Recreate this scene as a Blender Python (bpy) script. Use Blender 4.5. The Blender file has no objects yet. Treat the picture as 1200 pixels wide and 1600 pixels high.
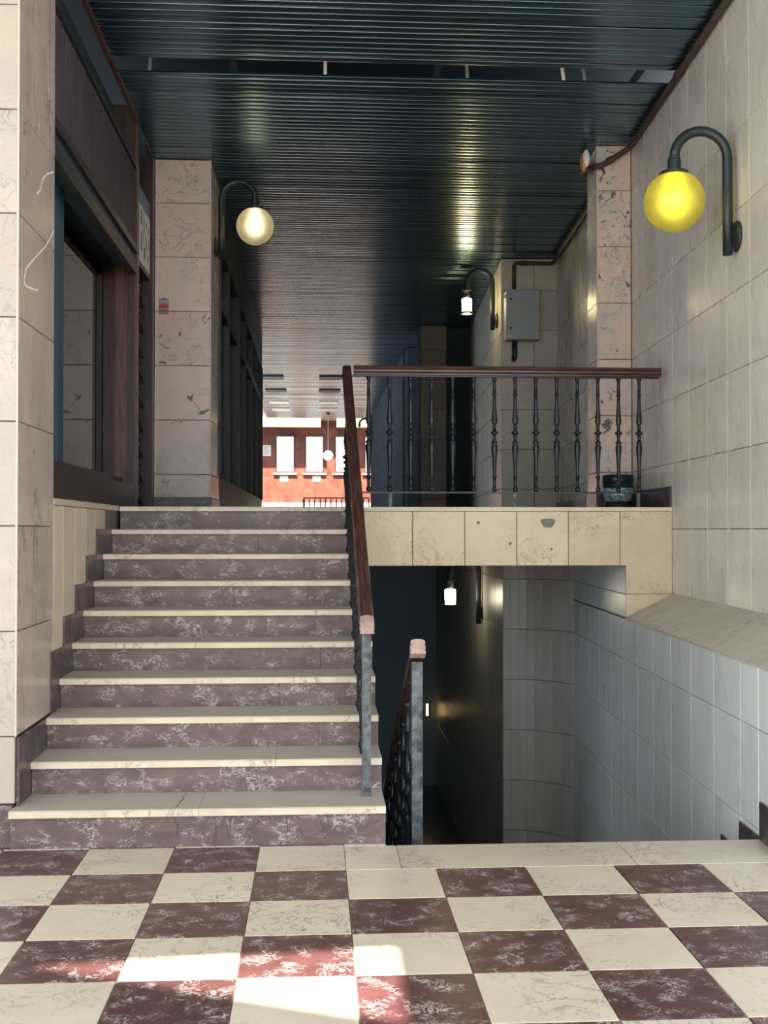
import bpy, bmesh, math, random
from mathutils import Vector, Matrix
random.seed(7)
S = bpy.context.scene
COL = S.collection
PI = math.pi

# ------------------------------------------------------------------ camera, world, sun, exposure
cam_d = bpy.data.cameras.new('camera')
cam = bpy.data.objects.new('camera', cam_d); COL.objects.link(cam)
cam.location = (0, 0, 1.509)
cam.rotation_euler = (PI/2 + 0.0148, 0, -0.0600)
cam_d.sensor_fit = 'VERTICAL'; cam_d.sensor_height = 36.0
cam_d.lens = 1785.2/1600*36.0
cam_d.clip_end = 300
S.camera = cam

W = bpy.data.worlds.new('sky'); S.world = W; W.use_nodes = True
bg = W.node_tree.nodes['Background']
bg.inputs['Color'].default_value = (0.90, 0.955, 1.0, 1); bg.inputs['Strength'].default_value = 1.0

SUN_TO = Vector((-0.2, -1.0, 1.2)).normalized()
sd = bpy.data.lights.new('sun', 'SUN'); sd.energy = 7.5; sd.angle = 0.009; sd.color = (1.0, 0.87, 0.70)
sun = bpy.data.objects.new('sun', sd); COL.objects.link(sun)
sun.location = (-4, -20, 30)
sun.rotation_euler = SUN_TO.to_track_quat('Z', 'Y').to_euler()

S.view_settings.view_transform = 'Standard'; S.view_settings.look = 'None'
S.view_settings.gamma = 1.0; S.view_settings.use_curve_mapping = False
S.view_settings.exposure = 1.95

# ------------------------------------------------------------------ helpers
def tag(o, label=None, cat=None, group=None, kind=None):
    if label: o['label'] = label
    if cat: o['category'] = cat
    if group: o['group'] = group
    if kind: o['kind'] = kind
    return o

def root(name, loc, label=None, cat=None, group=None, kind=None, rz=0):
    o = bpy.data.objects.new(name, None); COL.objects.link(o)
    o.location = loc; o.rotation_euler = (0, 0, rz); o.empty_display_size = .1
    return tag(o, label, cat, group, kind)

def origin_of(p):
    v = Vector((0, 0, 0))
    while p is not None:
        v += Vector(p.location); p = p.parent
    return v

def obj(name, bm, mat, parent=None, smooth=False, world=True):
    """link bm as one mesh object; world=True: coordinates are absolute (for unrotated parents)"""
    me = bpy.data.meshes.new(name)
    if parent is not None and world:
        bmesh.ops.translate(bm, verts=bm.verts, vec=-origin_of(parent))
    bm.to_mesh(me); bm.free()
    me.materials.append(mat)
    if smooth:
        for p in me.polygons: p.use_smooth = True
    o = bpy.data.objects.new(name, me); COL.objects.link(o)
    o.parent = parent
    return o

def inst(name, me, parent, loc, scale=None, rz=0):
    o = bpy.data.objects.new(name, me); COL.objects.link(o)
    o.parent = parent; o.location = loc
    if scale: o.scale = scale
    if rz: o.rotation_euler = (0, 0, rz)
    return o

def B(): return bmesh.new()

def box(bm, x0, x1, y0, y1, z0, z1, bev=0):
    vs = [bm.verts.new(c) for c in ((x0,y0,z0),(x1,y0,z0),(x1,y1,z0),(x0,y1,z0),(x0,y0,z1),(x1,y0,z1),(x1,y1,z1),(x0,y1,z1))]
    fs = [bm.faces.new([vs[i] for i in f]) for f in ((3,2,1,0),(4,5,6,7),(0,1,5,4),(1,2,6,5),(2,3,7,6),(3,0,4,7))]
    if bev:
        es = set(e for f in fs for e in f.edges)
        bmesh.ops.bevel(bm, geom=list(es), offset=bev, segments=2, affect='EDGES', profile=.5)
    return bm

def bx(*a): return box(B(), *a)

def prism(bm, pts, axis, a0, a1):
    """extrude polygon pts (2-D) along axis between a0 and a1"""
    def mk(p, a):
        return {'x': (a, p[0], p[1]), 'y': (p[0], a, p[1]), 'z': (p[0], p[1], a)}[axis]
    A = [bm.verts.new(mk(p, a0)) for p in pts]; Bv = [bm.verts.new(mk(p, a1)) for p in pts]
    n = len(pts)
    bm.faces.new(A[::-1]); bm.faces.new(Bv)
    for i in range(n): bm.faces.new((A[i], A[(i+1) % n], Bv[(i+1) % n], Bv[i]))
    bmesh.ops.recalc_face_normals(bm, faces=bm.faces)
    return bm

def tube(bm, pts, r, seg=12, cap=True):
    pts = [Vector(p) for p in pts]; n = len(pts); rings = []
    up = Vector((0, 0, 1))
    prev = None
    for i, p in enumerate(pts):
        t = (pts[min(i+1, n-1)] - pts[max(i-1, 0)]).normalized()
        if prev is None:
            a = t.cross(up) if abs(t.dot(up)) < .95 else t.cross(Vector((1, 0, 0)))
        else:
            a = prev - t*prev.dot(t)
        a.normalize(); prev = a; b = t.cross(a)
        rr = r[i] if isinstance(r, (list, tuple)) else r
        rings.append([bm.verts.new(p + (a*math.cos(2*PI*k/seg) + b*math.sin(2*PI*k/seg))*rr) for k in range(seg)])
    for i in range(n-1):
        for k in range(seg):
            bm.faces.new((rings[i][k], rings[i][(k+1) % seg], rings[i+1][(k+1) % seg], rings[i+1][k]))
    if cap:
        bm.faces.new(rings[0][::-1]); bm.faces.new(rings[-1])
    bmesh.ops.recalc_face_normals(bm, faces=bm.faces)
    return bm

def lathe(bm, prof, c=(0, 0, 0), seg=16, axis='z', cap=True):
    rings = []
    for (r, h) in prof:
        ring = []
        for k in range(seg):
            a = 2*PI*k/seg; u, v = r*math.cos(a), r*math.sin(a)
            d = {'z': (u, v, h), 'x': (h, u, v), 'y': (u, h, v)}[axis]
            ring.append(bm.verts.new((c[0]+d[0], c[1]+d[1], c[2]+d[2])))
        rings.append(ring)
    for i in range(len(rings)-1):
        for k in range(seg):
            bm.faces.new((rings[i][k], rings[i][(k+1) % seg], rings[i+1][(k+1) % seg], rings[i+1][k]))
    if cap:
        bm.faces.new(rings[0][::-1]); bm.faces.new(rings[-1])
    bmesh.ops.recalc_face_normals(bm, faces=bm.faces)
    return bm

def sweep(bm, pts, prof, side):
    """sweep a closed 2-D profile (u along 'side', v along up-ish normal) over a polyline"""
    pts = [Vector(p) for p in pts]; side = Vector(side).normalized(); rings = []
    n = len(pts)
    for i, p in enumerate(pts):
        t = (pts[min(i+1, n-1)] - pts[max(i-1, 0)]).normalized()
        nrm = side.cross(t).normalized()
        if nrm.z < 0: nrm = -nrm
        rings.append([bm.verts.new(p + side*u + nrm*v) for u, v in prof])
    m = len(prof)
    for i in range(n-1):
        for k in range(m):
            bm.faces.new((rings[i][k], rings[i][(k+1) % m], rings[i+1][(k+1) % m], rings[i+1][k]))
    bm.faces.new(rings[0][::-1]); bm.faces.new(rings[-1])
    bmesh.ops.recalc_face_normals(bm, faces=bm.faces)
    return bm

def sphere(bm, c, r, seg=32, rings=18, top=1.0):
    prof = []
    for i in range(rings+1):
        a = -PI/2 + PI*i/rings
        prof.append((max(1e-4, r*math.cos(a)), r*math.sin(a)))
    return lathe(bm, prof, c, seg)

def bend(pts, r=.05, n=5):
    out = [Vector(pts[0])]
    for i in range(1, len(pts)-1):
        a, b, c = Vector(pts[i-1]), Vector(pts[i]), Vector(pts[i+1])
        d1 = (a-b).normalized(); d2 = (c-b).normalized()
        for k in range(n+1):
            t_ = k/n
            p0 = b + d1*r; p2 = b + d2*r
            out.append((1-t_)**2*p0 + 2*t_*(1-t_)*b + t_**2*p2)
    return out + [Vector(pts[-1])]

# ------------------------------------------------------------------ materials
MATS = {}
class NT:
    def __init__(s, name):
        m = bpy.data.materials.new(name); m.use_nodes = True
        s.m = m; s.t = m.node_tree; s.t.nodes.clear()
        s.out = s.n('ShaderNodeOutputMaterial')
    def n(s, ty, **kw):
        nd = s.t.nodes.new(ty)
        for k, v in kw.items():
            if k in nd.inputs.keys() if isinstance(k, str) else False: nd.inputs[k].default_value = v
            else: setattr(nd, k, v)
        return nd
    def l(s, a, b): s.t.links.new(a, b)
    def pbsdf(s, color, rough, metal=0, spec=.5):
        p = s.n('ShaderNodeBsdfPrincipled')
        for key, v in (('Base Color', color), ('Roughness', rough), ('Metallic', metal), ('Specular IOR Level', spec)):
            if hasattr(v, 'links') or hasattr(v, 'is_linked'): s.l(v, p.inputs[key])
            elif key == 'Base Color': p.inputs[key].default_value = (*v, 1)
            else: p.inputs[key].default_value = v
        s.l(p.outputs[0], s.out.inputs[0]); s.p = p
        return p
    def coords(s, scale=(1, 1, 1), rand=True):
        tc = s.n('ShaderNodeTexCoord'); mp = s.n('ShaderNodeMapping')
        mp.inputs['Scale'].default_value = scale
        if rand:
            oi = s.n('ShaderNodeObjectInfo')
            mu = s.n('ShaderNodeMath', operation='MULTIPLY'); mu.inputs[1].default_value = 57.0
            s.l(oi.outputs['Random'], mu.inputs[0])
            cx = s.n('ShaderNodeCombineXYZ')
            mu2 = s.n('ShaderNodeMath', operation='MULTIPLY'); mu2.inputs[1].default_value = 91.0
            s.l(oi.outputs['Random'], mu2.inputs[0])
            s.l(mu.outputs[0], cx.inputs[0]); s.l(mu2.outputs[0], cx.inputs[1]); s.l(mu.outputs[0], cx.inputs[2])
            s.l(tc.outputs['Object'], mp.inputs['Vector'])
            ad = s.n('ShaderNodeVectorMath', operation='ADD')
            s.l(mp.outputs[0], ad.inputs[0]); s.l(cx.outputs[0], ad.inputs[1])
            return ad.outputs[0]
        s.l(tc.outputs['Object'], mp.inputs['Vector'])
        return mp.outputs[0]
    def noise(s, vec, scale, detail=4, rough=.55, dist=0):
        n = s.n('ShaderNodeTexNoise'); n.inputs['Scale'].default_value = scale; n.inputs['Detail'].default_value = detail
        n.inputs['Roughness'].default_value = rough; n.inputs['Distortion'].default_value = dist
        s.l(vec, n.inputs['Vector']); return n.outputs['Fac']
    def ramp(s, fac, stops, interp='LINEAR'):
        r = s.n('ShaderNodeValToRGB'); r.color_ramp.interpolation = interp
        els = r.color_ramp.elements
        while len(els) < len(stops): els.new(.5)
        for e, (p, c) in zip(els, stops):
            e.position = p; e.color = (*c, 1) if len(c) == 3 else c
        s.l(fac, r.inputs[0]); return r.outputs[0]
    def mix(s, fac, a, b, mode='MIX'):
        m = s.n('ShaderNodeMix', data_type='RGBA', blend_type=mode)
        for sock, v in ((m.inputs[0], fac), (m.inputs[6], a), (m.inputs[7], b)):
            if isinstance(v, (int, float)): sock.default_value = v
            elif isinstance(v, tuple): sock.default_value = (*v, 1)
            else: s.l(v, sock)
        return m.outputs[2]
    def band(s, fac, w, c=.5):
        """1 inside |fac-c|<w"""
        return s.ramp(fac, [(c-w*1.6, (0, 0, 0)), (c-w*.5, (1, 1, 1)), (c+w*.5, (1, 1, 1)), (c+w*1.6, (0, 0, 0))])
    def mul(s, a, b):
        m = s.n('ShaderNodeMath', operation='MULTIPLY')
        for i, v in enumerate((a, b)):
            if isinstance(v, (int, float)): m.inputs[i].default_value = v
            else: s.l(v, m.inputs[i])
        return m.outputs[0]
    def bump(s, h, strength=.2, dist=.01):
        b = s.n('ShaderNodeBump'); b.inputs['Strength'].default_value = strength; b.inputs['Distance'].default_value = dist
        s.l(h, b.inputs['Height']); s.l(b.outputs[0], s.p.inputs['Normal'])
    def randval(s, lo=.93, hi=1.05):
        oi = s.n('ShaderNodeObjectInfo'); mr = s.n('ShaderNodeMapRange')
        mr.inputs[3].default_value = lo; mr.inputs[4].default_value = hi
        s.l(oi.outputs['Random'], mr.inputs[0]); return mr.outputs[0]

def stone(name, stops, vein, vein_amt=.5, vein_scale=3.0, cloud=2.2, scale=(1, 1, 1), rough=.3, blotch=None, var=(.94, 1.05), vw=.012, dist=1.2, spec=.5, top_tint=None):
    t = NT(name); v = t.coords(scale)
    c = t.ramp(t.noise(v, cloud, 6, .6, .8), stops)
    vn = t.band(t.noise(v, vein_scale, 5, .6, dist), vw)
    c = t.mix(t.mul(t.mul(vn, t.ramp(t.noise(v, 2.1, 2), [(.42, (0, 0, 0)), (.6, (1, 1, 1))])), vein_amt), c, vein)
    if blotch:
        bc, sc, lo, hi = blotch
        c = t.mix(t.ramp(t.noise(v, sc, 8, .68, 1.4), [(lo, (0, 0, 0)), (hi, (1, 1, 1))]), c, bc)
    if top_tint:      # greyer tint mixed in on upward-facing sides
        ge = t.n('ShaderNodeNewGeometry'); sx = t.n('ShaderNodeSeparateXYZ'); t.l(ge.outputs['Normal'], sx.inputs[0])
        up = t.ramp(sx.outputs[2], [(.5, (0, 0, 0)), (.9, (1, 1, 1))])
        c = t.mix(t.mul(up, t.ramp(t.noise(v, 4, 5), [(.2, (.6, .6, .6)), (.8, (.95, .95, .95))])), c, top_tint)
    mv = t.n('ShaderNodeVectorMath', operation='SCALE'); t.l(c, mv.inputs[0]); t.l(t.randval(*var), mv.inputs['Scale'])
    rr = t.n('ShaderNodeMapRange'); rr.inputs[3].default_value = rough*.75; rr.inputs[4].default_value = rough*1.3
    t.l(t.noise(v, 6, 3), rr.inputs[0])
    t.pbsdf(mv.outputs[0], rr.outputs[0], 0, spec)
    MATS[name] = t.m; return t.m

def fossil(name, stops, squig, amt, rough=.3, scale=(1, 1, 1), var=(.9, 1.08)):
    """dark marble full of pale curled shell traces"""
    t = NT(name); v = t.coords(scale)
    c = t.ramp(t.noise(v, 9, 5, .6, .5), stops)
    a = t.band(t.noise(v, 13, 2, .45, 2.2), .022)
    b = t.band(t.noise(v, 24, 2, .5, 1.8), .035)
    m1 = t.ramp(t.noise(v, 11, 3), [(.46, (0, 0, 0)), (.62, (1, 1, 1))])
    m2 = t.ramp(t.noise(v, 11, 3), [(.5, (0, 0, 0)), (.66, (1, 1, 1))])
    c = t.mix(t.mul(t.mul(a, m1), amt), c, squig)
    c = t.mix(t.mul(t.mul(b, m2), amt*.7), c, squig)
    mv = t.n('ShaderNodeVectorMath', operation='SCALE'); t.l(c, mv.inputs[0]); t.l(t.randval(*var), mv.inputs['Scale'])
    t.pbsdf(mv.outputs[0], rough)
    MATS[name] = t.m; return t.m

def plain(name, col, rough=.5, metal=0, nscale=0, namt=.15, bump=0, stretch=(1, 1, 1), spec=.5):
    t = NT(name)
    if nscale:
        v = t.coords(stretch)
        d = tuple(max(0, x*(1-namt*2)) for x in col); u = tuple(min(1, x*(1+namt)) for x in col)
        nz = t.noise(v, nscale, 5, .6)
        t.pbsdf(t.ramp(nz, [(.3, d), (.7, u)]), rough, metal, spec)
        if bump: t.bump(nz, bump, .004)
    else: t.pbsdf(col, rough, metal, spec)
    MATS[name] = t.m; return t.m

def emit(name, col, st):
    t = NT(name); e = t.n('ShaderNodeEmission'); e.inputs[0].default_value = (*col, 1); e.inputs[1].default_value = st
    t.l(e.outputs[0], t.out.inputs[0]); MATS[name] = t.m; return t.m

def globe_mat(name, col, clear):
    t = NT(name)
    v = t.coords((1, 1, 1), False)
    c = t.ramp(t.noise(v, 14, 5, .6), [(.35, tuple(x*.72 for x in col)), (.65, col)])
    tr = t.n('ShaderNodeBsdfTranslucent'); t.l(c, tr.inputs[0])
    df = t.n('ShaderNodeBsdfDiffuse'); t.l(c, df.inputs[0])
    tp = t.n('ShaderNodeBsdfRefraction'); tp.inputs[0].default_value = (*col, 1); tp.inputs['IOR'].default_value = 1.45; tp.inputs['Roughness'].default_value = .8
    gl = t.n('ShaderNodeBsdfGlossy'); gl.inputs['Roughness'].default_value = .08
    m1 = t.n('ShaderNodeMixShader'); m1.inputs[0].default_value = .45; t.l(tr.outputs[0], m1.inputs[1]); t.l(df.outputs[0], m1.inputs[2])
    m2 = t.n('ShaderNodeMixShader'); m2.inputs[0].default_value = clear; t.l(m1.outputs[0], m2.inputs[1]); t.l(tp.outputs[0], m2.inputs[2])
    m3 = t.n('ShaderNodeMixShader'); m3.inputs[0].default_value = .05; t.l(m2.outputs[0], m3.inputs[1]); t.l(gl.outputs[0], m3.inputs[2])
    t.l(m3.outputs[0], t.out.inputs[0]); MATS[name] = t.m; return t.m

def glass_mat(name, tint, rough=0.0):
    t = NT(name)
    fr = t.n('ShaderNodeFresnel'); fr.inputs[0].default_value = 1.5
    tp = t.n('ShaderNodeBsdfTransparent'); tp.inputs[0].default_value = (*tint, 1)
    gl = t.n('ShaderNodeBsdfGlossy'); gl.inputs['Roughness'].default_value = rough
    m = t.n('ShaderNodeMixShader'); t.l(fr.outputs[0], m.inputs[0]); t.l(tp.outputs[0], m.inputs[1]); t.l(gl.outputs[0], m.inputs[2])
    t.l(m.outputs[0], t.out.inputs[0]); MATS[name] = t.m; return t.m

M = MATS
stone('cream_floor', [(.3, (.60, .53, .415)), (.7, (.70, .63, .51))], (.20, .18, .15), .8, 5.0, 3, rough=.3, vw=.011, dist=2)
fossil('maroon_floor', [(.3, (.066, .030, .032)), (.7, (.120, .052, .054))], (.50, .45, .46), .8, .28)
stone('tread_stone', [(.3, (.56, .48, .36)), (.7, (.70, .61, .47))], (.2, .17, .13), .6, 5, 5, (1, 2, 1), .5, vw=.012, top_tint=(.42, .42, .38))
fossil('riser_stone', [(.3, (.078, .052, .054)), (.7, (.155, .105, .105))], (.46, .41, .41), .7, .42, (.8, 1, 1.3))
fossil('skirting_stone', [(.3, (.040, .031, .036)), (.7, (.085, .066, .072))], (.4, .36, .36), .4, .35)
stone('wall_marble', [(.25, (.62, .605, .565)), (.75, (.77, .755, .72))], (.40, .39, .37), .35, 3.5, 2.6, (1, 1, .35), .27, vw=.02, dist=.7)
stone('well_marble', [(.25, (.64, .675, .68)), (.75, (.78, .805, .805))], (.42, .43, .43), .35, 3.5, 2.6, (1, 1, .35), .3, vw=.02, dist=.7)
stone('sill_marble', [(.25, (.46, .45, .38)), (.75, (.58, .565, .49))], (.25, .24, .2), .5, 3.5, 2.6, (.6, 1, 1), .4, vw=.02, dist=.9)
stone('beam_marble', [(.3, (.60, .50, .335)), (.7, (.70, .60, .43))], (.30, .22, .13), .7, 4.5, 3.2, rough=.38, dist=2.2, vw=.010)
stone('plinth_marble', [(.3, (.54, .46, .34)), (.7, (.64, .56, .43))], (.36, .31, .24), .4, 3, 3, (1, 1, .4), rough=.35)
stone('pillar_marble', [(.25, (.36, .325, .29)), (.45, (.44, .39, .34)), (.6, (.38, .355, .33)), (.8, (.47, .34, .25))], (.25, .24, .23), .8, 4, 1.6, rough=.25, dist=2.4)
stone('pillar_side_marble', [(.25, (.36, .30, .26)), (.75, (.50, .42, .37))], (.20, .16, .14), .8, 3, 2.5, (1, 1, .5), .25, dist=2)
stone('rose_marble', [(.2, (.30, .26, .24)), (.42, (.52, .45, .41)), (.58, (.58, .46, .41)), (.8, (.60, .37, .32))], (.20, .17, .16), .7, 3.5, 2.2, rough=.22, dist=2.2,
      blotch=((.05, .045, .045), 3.2, .63, .66))
stone('grey_rose_marble', [(.2, (.33, .33, .31)), (.42, (.52, .48, .44)), (.58, (.66, .49, .42)), (.75, (.34, .34, .32))], (.16, .155, .15), .8, 4.5, 3.0, rough=.22, dist=2.6,
      blotch=((.05, .05, .05), 4.5, .59, .64))
stone('gas_wall_marble', [(.3, (.43, .40, .345)), (.7, (.52, .485, .42))], (.33, .30, .26), .4, 4, 3, rough=.36, dist=1.5)
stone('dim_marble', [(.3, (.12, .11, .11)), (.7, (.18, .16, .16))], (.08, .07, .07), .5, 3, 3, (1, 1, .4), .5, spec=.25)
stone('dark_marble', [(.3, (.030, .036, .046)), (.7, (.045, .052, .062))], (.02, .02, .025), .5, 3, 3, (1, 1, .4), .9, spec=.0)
stone('lower_marble', [(.3, (.36, .335, .31)), (.7, (.46, .43, .40))], (.3, .28, .26), .4, 3, 3, (1, 1, .25), .35)
plain('mortar', (.22, .21, .19), .8)
plain('dark_mortar', (.06, .055, .05), .8)
plain('patch_grey', (.23, .22, .19), .8, 0, 30, .2)
plain('pale_grout', (.80, .79, .76), .7)
plain('pale_edge', (.60, .47, .42), .4)
plain('slat_metal', (.125, .215, .290), .24, .9, 3, .25, 0, (.25, 40, 1))
plain('void_dark', (.018, .030, .042), .7)
plain('hanger_metal', (.30, .31, .31), .5, .5)
plain('concrete', (.16, .16, .16), .9, 0, 4, .2)
plain('wood_dark', (.036, .022, .026), .38, 0, 7, .35, .1, (6, 6, .5))
plain('wood_red', (.105, .042, .036), .35, 0, 7, .35, .1, (6, 6, .5))
plain('wood_black', (.014, .017, .022), .5, 0, 7, .35, .1, (6, 6, .5))
plain('rail_wood', (.072, .033, .027), .25, 0, 9, .35, .15, (.5, 8, 8))
plain('slope_rail_wood', (.072, .033, .027), .25, 0, 9, .35, .15, (8, .5, .8))
plain('worn_wood', (.42, .30, .26), .6, 0, 20, .2, .2)
plain('ribbed_panel', (.036, .029, .038), .5, 0, 6, .3, 0, (1, 8, .3))
plain('track_metal', (.05, .05, .055), .45, .4, 8, .3)
plain('blue_recess', (.020, .052, .080), .5)
plain('haze_blue', (.16, .24, .30), .5)  # blue haze over the dark lower hall, put into the wall colour
plain('iron', (.020, .026, .031), .35, .3, 14, .3, .2)
plain('post_metal', (.105, .120, .130), .5, .4, 18, .45, .3)
plain('lamp_metal', (.028, .040, .046), .38, .35, 12, .2)
plain('box_grey', (.33, .37, .38), .45)
plain('black', (.008, .008, .008), .5)
plain('white_paint', (.72, .71, .68), .5)
plain('white_bright', (.82, .82, .80), .6)
plain('orange_lens', (.42, .16, .08), .3)
plain('pipe_brown', (.060, .036, .032), .6, 0, 10, .2)
plain('bucket_black', (.012, .018, .022), .35)
plain('far_wood', (.20, .055, .035), .5, 0, 3, .3)
plain('far_ground', (.12, .115, .11), .9)
plain('yellow_awning', (.42, .36, .17), .6, 0, 3, .1)
plain('cable', (.03, .03, .03), .6)
plain('street', (.30, .30, .29), .9, 0, 1.5, .2)
plain('facade', (.32, .31, .29), .9, 0, 2, .2)
plain('red_print', (.50, .05, .06), .5)
plain('grey_print', (.26, .25, .30), .5)
plain('dark_print', (.05, .04, .05), .5)
plain('yellow_print', (.62, .50, .05), .5)
plain('paper', (.74, .74, .71), .7)
plain('map_blue', (.13, .20, .30), .6)
plain('map_ink', (.28, .24, .22), .7)
plain('map_green', (.30, .36, .24), .7)
plain('lower_floor', (.04, .055, .07), .18)
plain('chrome', (.6, .6, .58), .15, 1)
plain('fixture_dark', (.03, .035, .04), .5)
plain('fixture_pale', (.75, .70, .58), .5)
globe_mat('globe_yellow', (.62, .57, .30), .45)
globe_mat('globe_cream', (.62, .58, .46), .45)
emit('globe_plain', (1.0, .96, .85), .32)
emit('bulb_yellow', (1.0, .88, .02), 3.6)
emit('bulb_cream', (1.0, .90, .60), 3.6)
emit('bulb_warm', (1.0, .80, .38), 16)
emit('bulb_white', (1.0, .90, .62), 8)
emit('window_glow', (.95, 1.0, .98), .30)  # added glow in place of daylight on the far windows, no lamp behind
emit('tube_warm', (1.0, .70, .25), 1.5)
glass_mat('shop_glass', (.75, .80, .82))
# bucket label: crinkled silver-blue film
t = NT('bucket_label'); v = t.coords((1, 1, 1), False)
t.pbsdf(t.ramp(t.noise(v, 22, 5, .65, 1.5), [(.35, (.05, .09, .12)), (.5, (.25, .36, .42)), (.68, (.70, .78, .80))]), .3, .2); M['bucket_label'] = t.m

# ------------------------------------------------------------------ tiles
TILE = {}
def slab(w, h, t, face):
    """one stone panel: back on the wall plane, a small chamfer round the front face"""
    key = (round(w, 3), round(h, 3), round(t, 3), face)
    if key in TILE: return TILE[key]
    c = .003; a, b = w/2, h/2
    P = [(-a, -b, 0), (a, -b, 0), (a, b, 0), (-a, b, 0), (-a, -b, t-c), (a, -b, t-c), (a, b, t-c), (-a, b, t-c),
         (-a+c, -b+c, t), (a-c, -b+c, t), (a-c, b-c, t), (-a+c, b-c, t)]
    f = {'-y': lambda p: (p[0], -p[2], p[1]), '-x': lambda p: (-p[2], p[0], p[1]), '+x': lambda p: (p[2], p[0], p[1]), '+z': lambda p: (p[0], p[1], p[2]),
         '+y': lambda p: (p[0], p[2], p[1])}[face]
    bm = B(); vs = [bm.verts.new(f(p)) for p in P]
    for q in ((8, 9, 10, 11), (0, 1, 5, 4), (1, 2, 6, 5), (2, 3, 7, 6), (3, 0, 4, 7), (4, 5, 9, 8), (5, 6, 10, 9), (6, 7, 11, 10), (7, 4, 8, 11), (3, 2, 1, 0)):
        bm.faces.new([vs[i] for i in q])
    bmesh.ops.recalc_face_normals(bm, faces=bm.faces)
    me = bpy.data.meshes.new('tile'); bm.to_mesh(me); bm.free()
    TILE[key] = me; return me

TMESH = {}
def tile(parent, mat, face, fixed, u0, u1, v0, v1, t=.02, gap=.004, name='tile'):
    """one tile; coordinates in the parent's own frame"""
    w, h = u1-u0-gap, v1-v0-gap
    if w < .01 or h < .01: return
    k = (round(w, 3), round(h, 3), round(t, 3), face, mat)
    if k not in TMESH:
        me = slab(w, h, t, face).copy(); me.materials.append(M[mat]); TMESH[k] = me
    cu, cv = (u0+u1)/2, (v0+v1)/2
    loc = {'-y': (cu, fixed, cv), '+y': (cu, fixed, cv), '-x': (fixed, cu, cv), '+x': (fixed, cu, cv), '+z': (cu, cv, fixed)}[face]
    return inst(name, TMESH[k], parent, loc)

def face_tiles(parent, mat, face, fixed, us, vs, t=.02, gap=.004, name='tile'):
    for i in range(len(us)-1):
        for j in range(len(vs)-1):
            tile(parent, mat, face, fixed, us[i], us[i+1], vs[j], vs[j+1], t, gap, name)

ZJ = 1.509; ZH = .492
def rows(z0, z1):
    r = [z0]; k = math.ceil((z0-ZJ)/ZH + .02)
    while ZJ + k*ZH < z1 - .02: r.append(ZJ + k*ZH); k += 1
    return r + [z1]

CEIL = 4.86
LAND = 1.672
ANG = math.atan(.0546)
def wx(y, x0=2.219): return x0 + .0546*y       # the right wall drifts outward with depth

# ------------------------------------------------------------------ sunny square and an added, unseen canopy that blocks the sun (behind and above the camera)
st = obj('floor_square', bx(-60, 60, -70, 1.45, -.3, -.012), M['street']); tag(st, 'pale sunlit paving of the square in front of the arcade', 'paving', kind='structure')
bm = B()
CF = -2.3
HA, HB, HC = (-2.035, -.985), (-.72, -.875), (-.72, -1.54)      # gap in the added canopy, shaped to throw the sun wedge
for poly in ([(-14, CF), (HA[0], CF), (HA[0], 5.6), (-14, 5.6)], [(HB[0], CF), (14, CF), (14, 5.6), (HB[0], 5.6)],
             [(HA[0], HA[1]+.012), (HB[0], HB[1]), (HB[0], 5.6), (HA[0], 5.6)], [(HA[0], CF), (HC[0], CF), HC, HA]):
    prism(bm, poly, 'z', 6.0, 6.05)
o = obj('canopy', bm, M['facade']); tag(o, 'added unseen canopy with a narrow gap shaping the sun wedge on the floor', 'canopy', kind='structure')

# ------------------------------------------------------------------ floor of the entrance: checkerboard tiles
SR_ = .338; TS = .40; XC = -.2628; YR = 5.081
fl = root('floor', (0, 0, 0), 'checkerboard entrance floor of cream and maroon marble tiles', 'floor', kind='structure')
bm = B(); box(bm, -6, 6, 1.45, 5.45, -.3, -.008); box(bm, -6, .337, 5.45, 5.56, -.3, -.008); obj('floor_bed', bm, M['mortar'], fl)
for c in range(-8, 9):
    for r in range(-2, 9):
        x0 = XC + c*TS; y1 = YR - r*TS; y0 = y1 - TS
        if r < 0 and c >= 1: continue
        if r == -2: y0, y1 = 5.481, 5.499
        m = 'maroon_floor' if (c + r) % 2 == 0 else 'cream_floor'
        tile(fl, m, '+z', -.008, x0, x0+TS, y0, y1, .008, .0025)
tile(fl, 'cream_floor', '+z', -.008, XC+TS, SR_, 5.464, 5.499, .008, .002)
for a, b in ((XC+TS, .385), (.385, 1.45), (1.45, 2.9)):
    tile(fl, 'cream_floor', '+z', -.030, a, b, 5.081, 5.462, .030, .002, 'threshold_slab')

# ------------------------------------------------------------------ left pillar (near)
ZB = .52
P1F, P1X, P1B = 5.55, -1.42, 6.30
pl = root('pillar', (0, 0, 0), 'near left pillar clad in cream marble, grey veined side', 'pillar', kind='structure')
obj('core', bx(-3.0, P1X-.022, P1F+.022, P1B, 0, 6.2), M['mortar'], pl)
zj = [.2, .52, 1.02, 1.523, 2.024, 2.524, 3.023, 3.524, 4.03, 4.53, 5.03, 5.6, 6.2]
face_tiles(pl, 'pillar_marble', '-y', P1F+.022, [-3.0, -2.5, -2.0, P1X-.006], zj, .022, .005)
face_tiles(pl, 'pillar_side_marble', '+x', P1X-.022, [P1F+.003, P1B], zj[1:], .022, .004)
obj('edge_strip', bx(P1X-.010, P1X-.001, P1F+.001, P1F+.012, .52, 6.2), M['pale_edge'], pl)
obj('base_slab', bx(-3.0, -1.437, P1F-.02, P1F+.022, 0, .197), M['riser_stone'], pl)

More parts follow.
